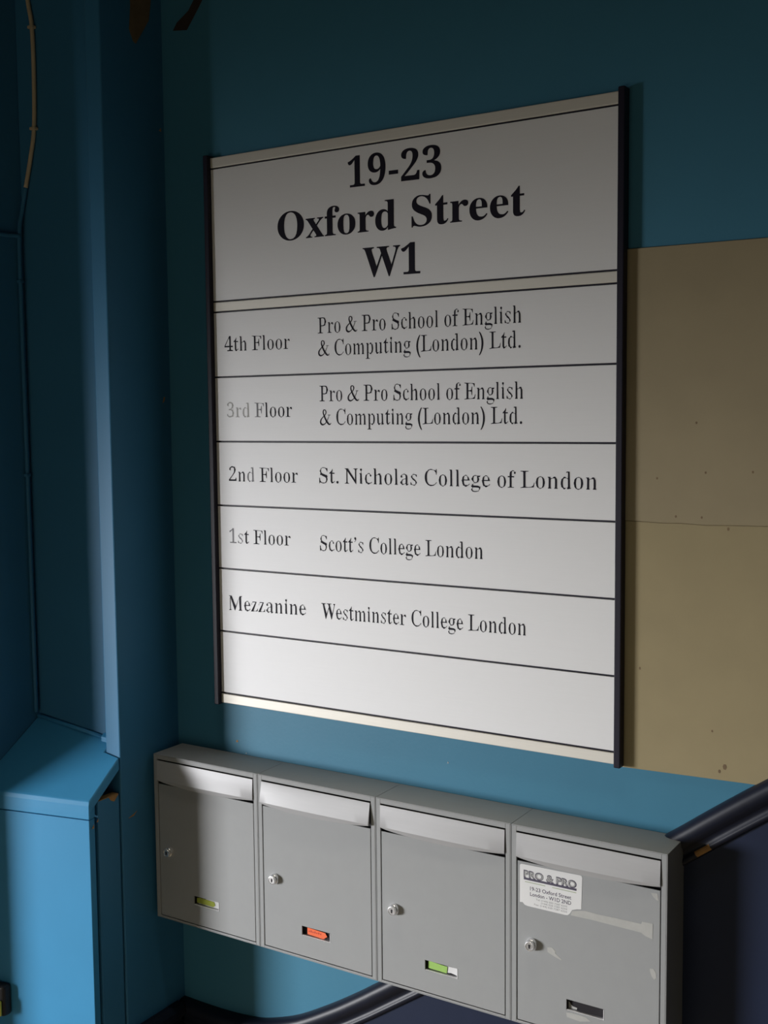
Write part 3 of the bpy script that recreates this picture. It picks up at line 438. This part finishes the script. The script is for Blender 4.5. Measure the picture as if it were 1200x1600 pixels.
# heading
lettering(head_p, 'B', '19-23', 0.4291, 0.6167, 1.9603, 1.9580, 0.0745, SY)
lettering(head_p, 'B', 'Oxford', 0.2731, 0.5273, 1.8815, 1.8807, 0.0745, SY); lettering(head_p, 'B', 'Street', 0.5583, 0.7706, 1.8806, 1.8800, 0.0745, SY)
lettering(head_p, 'B', 'W1', 0.4583, 0.5750, 1.8030, 1.8015, 0.0745, SY)
# floors
INK = [M['ink'], M['ink_mid'], M['ink_pale']]
def fl(i, s, x0, x1, z0, z1, size, mats=None, label=None): lettering(slats[i], 'R', s, x0, x1, z0, z1, size, SY, mats, INK, label)
fl(0, '4th Floor', 0.1422, 0.2969, 1.6860, 1.6850, 0.0400); fl(0, 'Pro & Pro School of English', 0.3600, 0.7629, 1.7098, 1.7088, 0.0415); fl(0, '& Computing (London) Ltd.', 0.3602, 0.7623, 1.6695, 1.6685, 0.0415)
fl(1, '3rd Floor', 0.1450, 0.2994, 1.5606, 1.5601, 0.0400, [2, 2, 2, 2, 1, 0, 0, 0, 0], 'floor lettering with its first letters pale')
fl(1, 'Pro & Pro School of English', 0.3619, 0.7663, 1.5877, 1.5857, 0.0415); fl(1, '& Computing (London) Ltd.', 0.3621, 0.7649, 1.5451, 1.5450, 0.0415)
fl(2, '2nd Floor', 0.1464, 0.3103, 1.4380, 1.4388, 0.0400, [0, 0, 1, 1, 0, 0, 0, 0, 0]); fl(2, 'St. Nicholas College of London', 0.3587, 0.8940, 1.4393, 1.4403, 0.0415)
fl(3, '1st Floor', 0.1450, 0.2913, 1.3186, 1.3205, 0.0400, [1, 1, 0, 0, 0, 0, 0, 0, 0]); fl(3, 'Scott\u2019s College London', 0.3582, 0.6920, 1.3150, 1.3183, 0.0415)
fl(4, 'Mezzanine', 0.1406, 0.3240, 1.1872, 1.1918, 0.0420); fl(4, 'Westminster College London', 0.3594, 0.7717, 1.1897, 1.1955, 0.0415)

# ------------------------------------------------------------------ mailboxes
TOP, BW, BH, BD = 0.9, 0.2594, 0.332, 0.085
WX0, WX1, WZ0, WZ1 = 0.0970, 0.1605, -0.2875, -0.2695
def holed(x0, x1, z0, z1, hx0, hx1, hz0, hz1, y0, y1):
    bm = bmesh.new(); xs = (x0, hx0, hx1, x1); zz = (z0, hz0, hz1, z1)
    g = {(i, j, k): bm.verts.new((xs[i], (y0, y1)[k], zz[j])) for i in range(4) for j in range(4) for k in range(2)}
    for i in range(3):
        for j in range(3):
            if (i, j) == (1, 1): continue
            for k in range(2): bm.faces.new([g[p] for p in ((i, j, k), (i+1, j, k), (i+1, j+1, k), (i, j+1, k))])
    def rim(a, b):
        for i in range(a, b):
            for j in (a, b): bm.faces.new([g[p] for p in ((i, j, 0), (i+1, j, 0), (i+1, j, 1), (i, j, 1))])
            for j in (a, b): bm.faces.new([g[p] for p in ((j, i, 0), (j, i+1, 0), (j, i+1, 1), (j, i, 1))])
    rim(0, 3); rim(1, 2); return bm
def make_mailbox(x, label, tilt=0.0):
    mb = empty('mailbox', (x+BW/2, 0, TOP-BH), label, 'mailbox', 'grey wall mailboxes in a row')
    def z(a): return TOP+a
    bm = bmesh.new(); t = 0.0015
    box(bm, x, x+BW, -BD, -0.0005, z(-t), z(0)); box(bm, x, x+BW, -BD, -0.0005, z(-BH), z(-BH+t))
    box(bm, x, x+t, -BD, -0.0005, z(-BH+t), z(-t)); box(bm, x+BW-t, x+BW, -BD, -0.0005, z(-BH+t), z(-t))
    box(bm, x+t, x+BW-t, -0.002, -0.0005, z(-BH+t), z(-t))
    f = 0.0095; d0, d1 = -BD, -BD+0.004     # folded front flange
    box(bm, x+t, x+f, d0, d1, z(-BH+t), z(-t)); box(bm, x+BW-f, x+BW-t, d0, d1, z(-BH+t), z(-t))
    box(bm, x+f, x+BW-f, d0, d1, z(-0.0098), z(-t)); box(bm, x+f, x+BW-f, d0, d1, z(-BH+t), z(-0.3272))
    link('housing', bm, M['grey'], mb, bevel=0.0007)
    bm = B(x+t, x+BW-t, -BD+0.012, -BD+0.010, z(-BH+t), z(-t)); link('interior_shade', bm, M['dark'], mb)  # near-black sheet; the shade inside the box is put into its colour
    bm = holed(x+0.0112, x+0.2482, z(-0.3258), z(-0.0588), x+WX0, x+WX1, z(WZ0), z(WZ1), -BD+0.0005, -BD+0.0035)
    link('door', bm, M['grey'], mb, bevel=0.0006)
    bm = bmesh.new()                        # clear-fronted name holder set into the door
    box(bm, x+WX0-0.002, x+WX1+0.002, -BD+0.0072, -BD+0.0085, z(WZ0-0.002), z(WZ1+0.002), 0)
    box(bm, x+WX1-0.0016, x+WX1-0.0002, -BD+0.0002, -BD+0.0070, z(WZ0+0.0002), z(WZ1-0.0002), 1)
    box(bm, x+WX0+0.0002, x+WX1-0.0002, -BD+0.0010, -BD+0.0070, z(WZ0+0.0002), z(WZ0+0.0012), 1)
    link('name_window', bm, [M['dark'], M['clear']], mb)
    cx, cz = x+0.0370, z(-0.1925)
    bm = bmesh.new(); lathe(bm, [(0.0, 0.003), (0.0098, 0.003), (0.0098, -0.0045), (0.0090, -0.0062), (0.0082, -0.0070), (0.0082, -0.0098), (0.0076, -0.0108), (0.0066, -0.0110), (0.0060, -0.0103), (0.0, -0.0103)], (cx, -BD, cz))
    lk = link('lock', bm, M['chrome'], mb, smooth=True)
    e = lk.modifiers.new('edges', 'EDGE_SPLIT'); e.split_angle = math.radians(40)
    bm = bmesh.new(); prism(bm, [(cx+0.0019*math.cos(k*math.pi/6), -BD-0.01025, cz+0.0012+0.0019*math.sin(k*math.pi/6)) for k in range(-1, 8)]+[(cx-0.0011, -BD-0.01025, cz-0.0038), (cx+0.0011, -BD-0.01025, cz-0.0038)], (0, -0.0004, 0))
    link('keyhole', bm, M['dark'], lk)
    # flap: flat face, folded lip underneath that is deepest in the middle; hinged at its top edge
    bm = bmesh.new(); n = 24; xa, xb = x+0.0098, x+0.2486; zt, zb = z(-0.0122), z(-0.0502); yf = -BD-0.0012; rows = []
    for i in range(n+1):
        s = i/n; xx = xa+(xb-xa)*s; sag = (math.sin(math.pi*s**0.9))**0.8 if 0 < s < 1 else 0.0
        out = 0.0016+0.0034*sag                  # the lip stands furthest out in the middle
        pr = [(yf+0.0022, zt-0.0002), (yf+0.0003, zt), (yf, zt-0.001), (yf-out*0.45, (zt+zb)/2), (yf-out, zb+0.0006), (yf-out+0.0003, zb-0.0002), (yf-0.0002, zb-0.0018-0.0078*sag), (yf+0.0014, zb-0.0020-0.0078*sag), (yf+0.0022, zb-0.0005)]
        rows.append([bm.verts.new((xx, *p)) for p in pr])
    for a, b in zip(rows, rows[1:]):
        for j in range(len(a)): bm.faces.new((a[j], a[(j+1) % len(a)], b[(j+1) % len(a)], b[j]))
    bm.faces.new(rows[0]); bm.faces.new(rows[-1][::-1])
    if tilt: bmesh.ops.rotate(bm, verts=bm.verts, cent=(x, yf, zt), matrix=Matrix.Rotation(tilt, 3, 'X'))
    fl_ = link('flap', bm, M['flap'], mb, smooth=True); e = fl_.modifiers.new('edges', 'EDGE_SPLIT'); e.split_angle = math.radians(25)
    return mb
make_mailbox(0.0, 'grey metal mailbox leftmost in the row, half in shadow')
make_mailbox(0.26, 'second grey metal mailbox from the left, flap ajar, orange card in its window', math.radians(-8))
make_mailbox(0.52, 'third grey metal mailbox from the left, green card in its window')
make_mailbox(0.78, 'grey metal mailbox at the right end, with white address sticker')

# cards behind the name windows
CY = -BD+0.0069
def card(name, x, pts, m, label, cat, y=CY, t=0.0005):
    o = link(name, sheet([(x+WX0+a, TOP+WZ0+b) for a, b in pts], y, t), m); return tag(o, label, cat)
card('name_card', 0.0, [(0.003, 0.0035), (0.044, 0.0030), (0.049, 0.0075), (0.046, 0.0135), (0.010, 0.0145), (0.003, 0.0125)], M['olive'], 'yellow-green name card in the window of the leftmost mailbox', 'name card', CY-0.0008)
card('paper_slip', 0.0, [(0.006, 0.0018), (0.0610, 0.0018), (0.0610, 0.0160), (0.030, 0.0160), (0.012, 0.0100)], M['paper'], 'white paper slip behind the yellow-green card in the leftmost mailbox', 'paper')
c = card('name_card', 0.26, [(0.0095, 0.0032), (0.045, 0.0018), (0.0535, 0.0080), (0.049, 0.0142), (0.0095, 0.0158)], M['orange'], 'orange pointed name card in the window of the second mailbox', 'name card', CY-0.0022)
bm = bmesh.new()
for k in range(7): box(bm, 0.26+WX0+0.0125+0.0042*k, 0.26+WX0+0.0152+0.0042*k, CY-0.0029, CY-0.0027, TOP+WZ0+0.0085, TOP+WZ0+0.0085+0.0022+0.0012*(k % 2))
link('print_mark', bm, M['orange_ink'], c)
card('name_card', 0.52, [(0.0030, 0.0030), (0.0395, 0.0022), (0.0410, 0.0140), (0.0040, 0.0160)], M['green'], 'pale green name card in the window of the third mailbox', 'name card', CY-0.0012)
card('paper_slip', 0.52, [(0.034, 0.0018), (0.0470, 0.0042), (0.0552, 0.0030), (0.0612, 0.0016), (0.0612, 0.0150), (0.034, 0.0142)], M['paper'], 'white paper slip beside the green card in the third mailbox', 'paper')
card('paper_scrap', 0.78, [(0.0012, 0.0018), (0.0150, 0.0018), (0.0160, 0.0050), (0.0090, 0.0058), (0.0060, 0.0072), (0.0035, 0.0110), (0.0012, 0.0125)], M['tape'], 'torn paper scrap left in the empty window of the right-hand mailbox', 'paper')

# sticker and tape remains on the right-hand mailbox (on the door face)
DX, DY = 0.78, -BD+0.0005
outline = [(0.0190, -0.0630), (0.1190, -0.0615), (0.1216, -0.0622), (0.1228, -0.0650), (0.1215, -0.1160), (0.1140, -0.1175), (0.1060, -0.1205), (0.1020, -0.1275), (0.0985, -0.1306), (0.0940, -0.1312), (0.0290, -0.1310), (0.0240, -0.1300), (0.0205, -0.1265), (0.0155, -0.1270), (0.0155, -0.0660), (0.0165, -0.0638)]
st = link('sticker', sheet([(DX+a, TOP+b) for a, b in outline], DY-0.0001, 0.0003), M['paper'])
tag(st, 'white torn address sticker on the door of the right-hand mailbox', 'sticker')
YS = DY-0.0005
bm = bmesh.new(); print_text(bm, 'PRO & PRO', DX+0.0222, DX+0.1137, TOP-0.0835, 0.0112, YS, 0.055)
box(bm, DX+0.0225, DX+0.1135, YS-0.00005, YS+0.0002, TOP-0.0878, TOP-0.0842); o = link('logo_outline', bm, M['paper_ink'], st)
bm = bmesh.new(); print_text(bm, 'PRO & PRO', DX+0.0240, DX+0.1119, TOP-0.0826, 0.0094, YS-0.0002, 0.012); link('logo_letters', bm, M['ink_pale'], st)
bm = bmesh.new()
box(bm, DX+0.0245, DX+0.060, YS, YS+0.0003, TOP-0.0916, TOP-0.0906); box(bm, DX+0.072, DX+0.113, YS, YS+0.0003, TOP-0.0916, TOP-0.0906)
link('web_line', bm, M['paper_green'], st)
bm = bmesh.new(); print_text(bm, '19-23 Oxford Street', DX+0.0337, DX+0.1045, TOP-0.1038, 0.0062, YS, 0.012); print_text(bm, 'London - W1D 2ND', DX+0.0337, DX+0.1045, TOP-0.1128, 0.0062, YS, 0.012); link('address_lettering', bm, M['paper_ink'], st)
bm = bmesh.new()
for k, s in enumerate(('Tel: (+44) 020 7287 6233', '(+44) 020 7287 6244', 'Fax: (+44) 020 7287 6255')): print_text(bm, s, DX+(0.044, 0.053, 0.041)[k], DX+0.0975, TOP-0.1182-0.0044*k, 0.0029, YS)
link('phone_lettering', bm, M['paper_ink2'], st)
def remains(name, pts, label, cat, m='tape'):
    o = link(name, sheet([(DX+a, TOP+b) for a, b in pts], DY-0.0001, 0.00025), M[m]); return tag(o, label, cat)
remains('tape_strip', [(0.1035, -0.1296), (0.106, -0.1222), (0.118, -0.1190), (0.128, -0.1172), (0.150, -0.1180), (0.185, -0.1172), (0.2190, -0.1172), (0.2202, -0.1132), (0.2372, -0.1128), (0.2368, -0.1372), (0.2250, -0.1345), (0.2188, -0.1308), (0.180, -0.1300), (0.140, -0.1290)], 'strip of old clear tape across the door beside the white sticker', 'tape')
remains('label_residue', [(0.064, -0.1915), (0.072, -0.1902), (0.078, -0.1950), (0.077, -0.1985), (0.0885, -0.2055), (0.0885, -0.2075), (0.079, -0.2050), (0.069, -0.2015), (0.064, -0.1990)], 'small scraped label residue right of the lock on the right-hand mailbox', 'residue')
remains('label_residue', [(0.2330, -0.1845), (0.2385, -0.1832), (0.2425, -0.1885), (0.2435, -0.1965), (0.2400, -0.2000), (0.2365, -0.1965), (0.2340, -0.1905)], 'round scrap of label residue at the right edge of the right-hand door', 'residue')
remains('label_residue', [(0.2340, -0.0650), (0.2440, -0.0640), (0.2455, -0.0750), (0.2420, -0.0740), (0.2370, -0.0700)], 'faint residue in the upper right corner of the right-hand door', 'residue')
remains('label_residue', [(0.0965, -0.2920), (0.1060, -0.2900), (0.1300, -0.2905), (0.1380, -0.2950), (0.1200, -0.3000), (0.0980, -0.2985)], 'pale residue smear under the name window of the right-hand mailbox', 'residue')
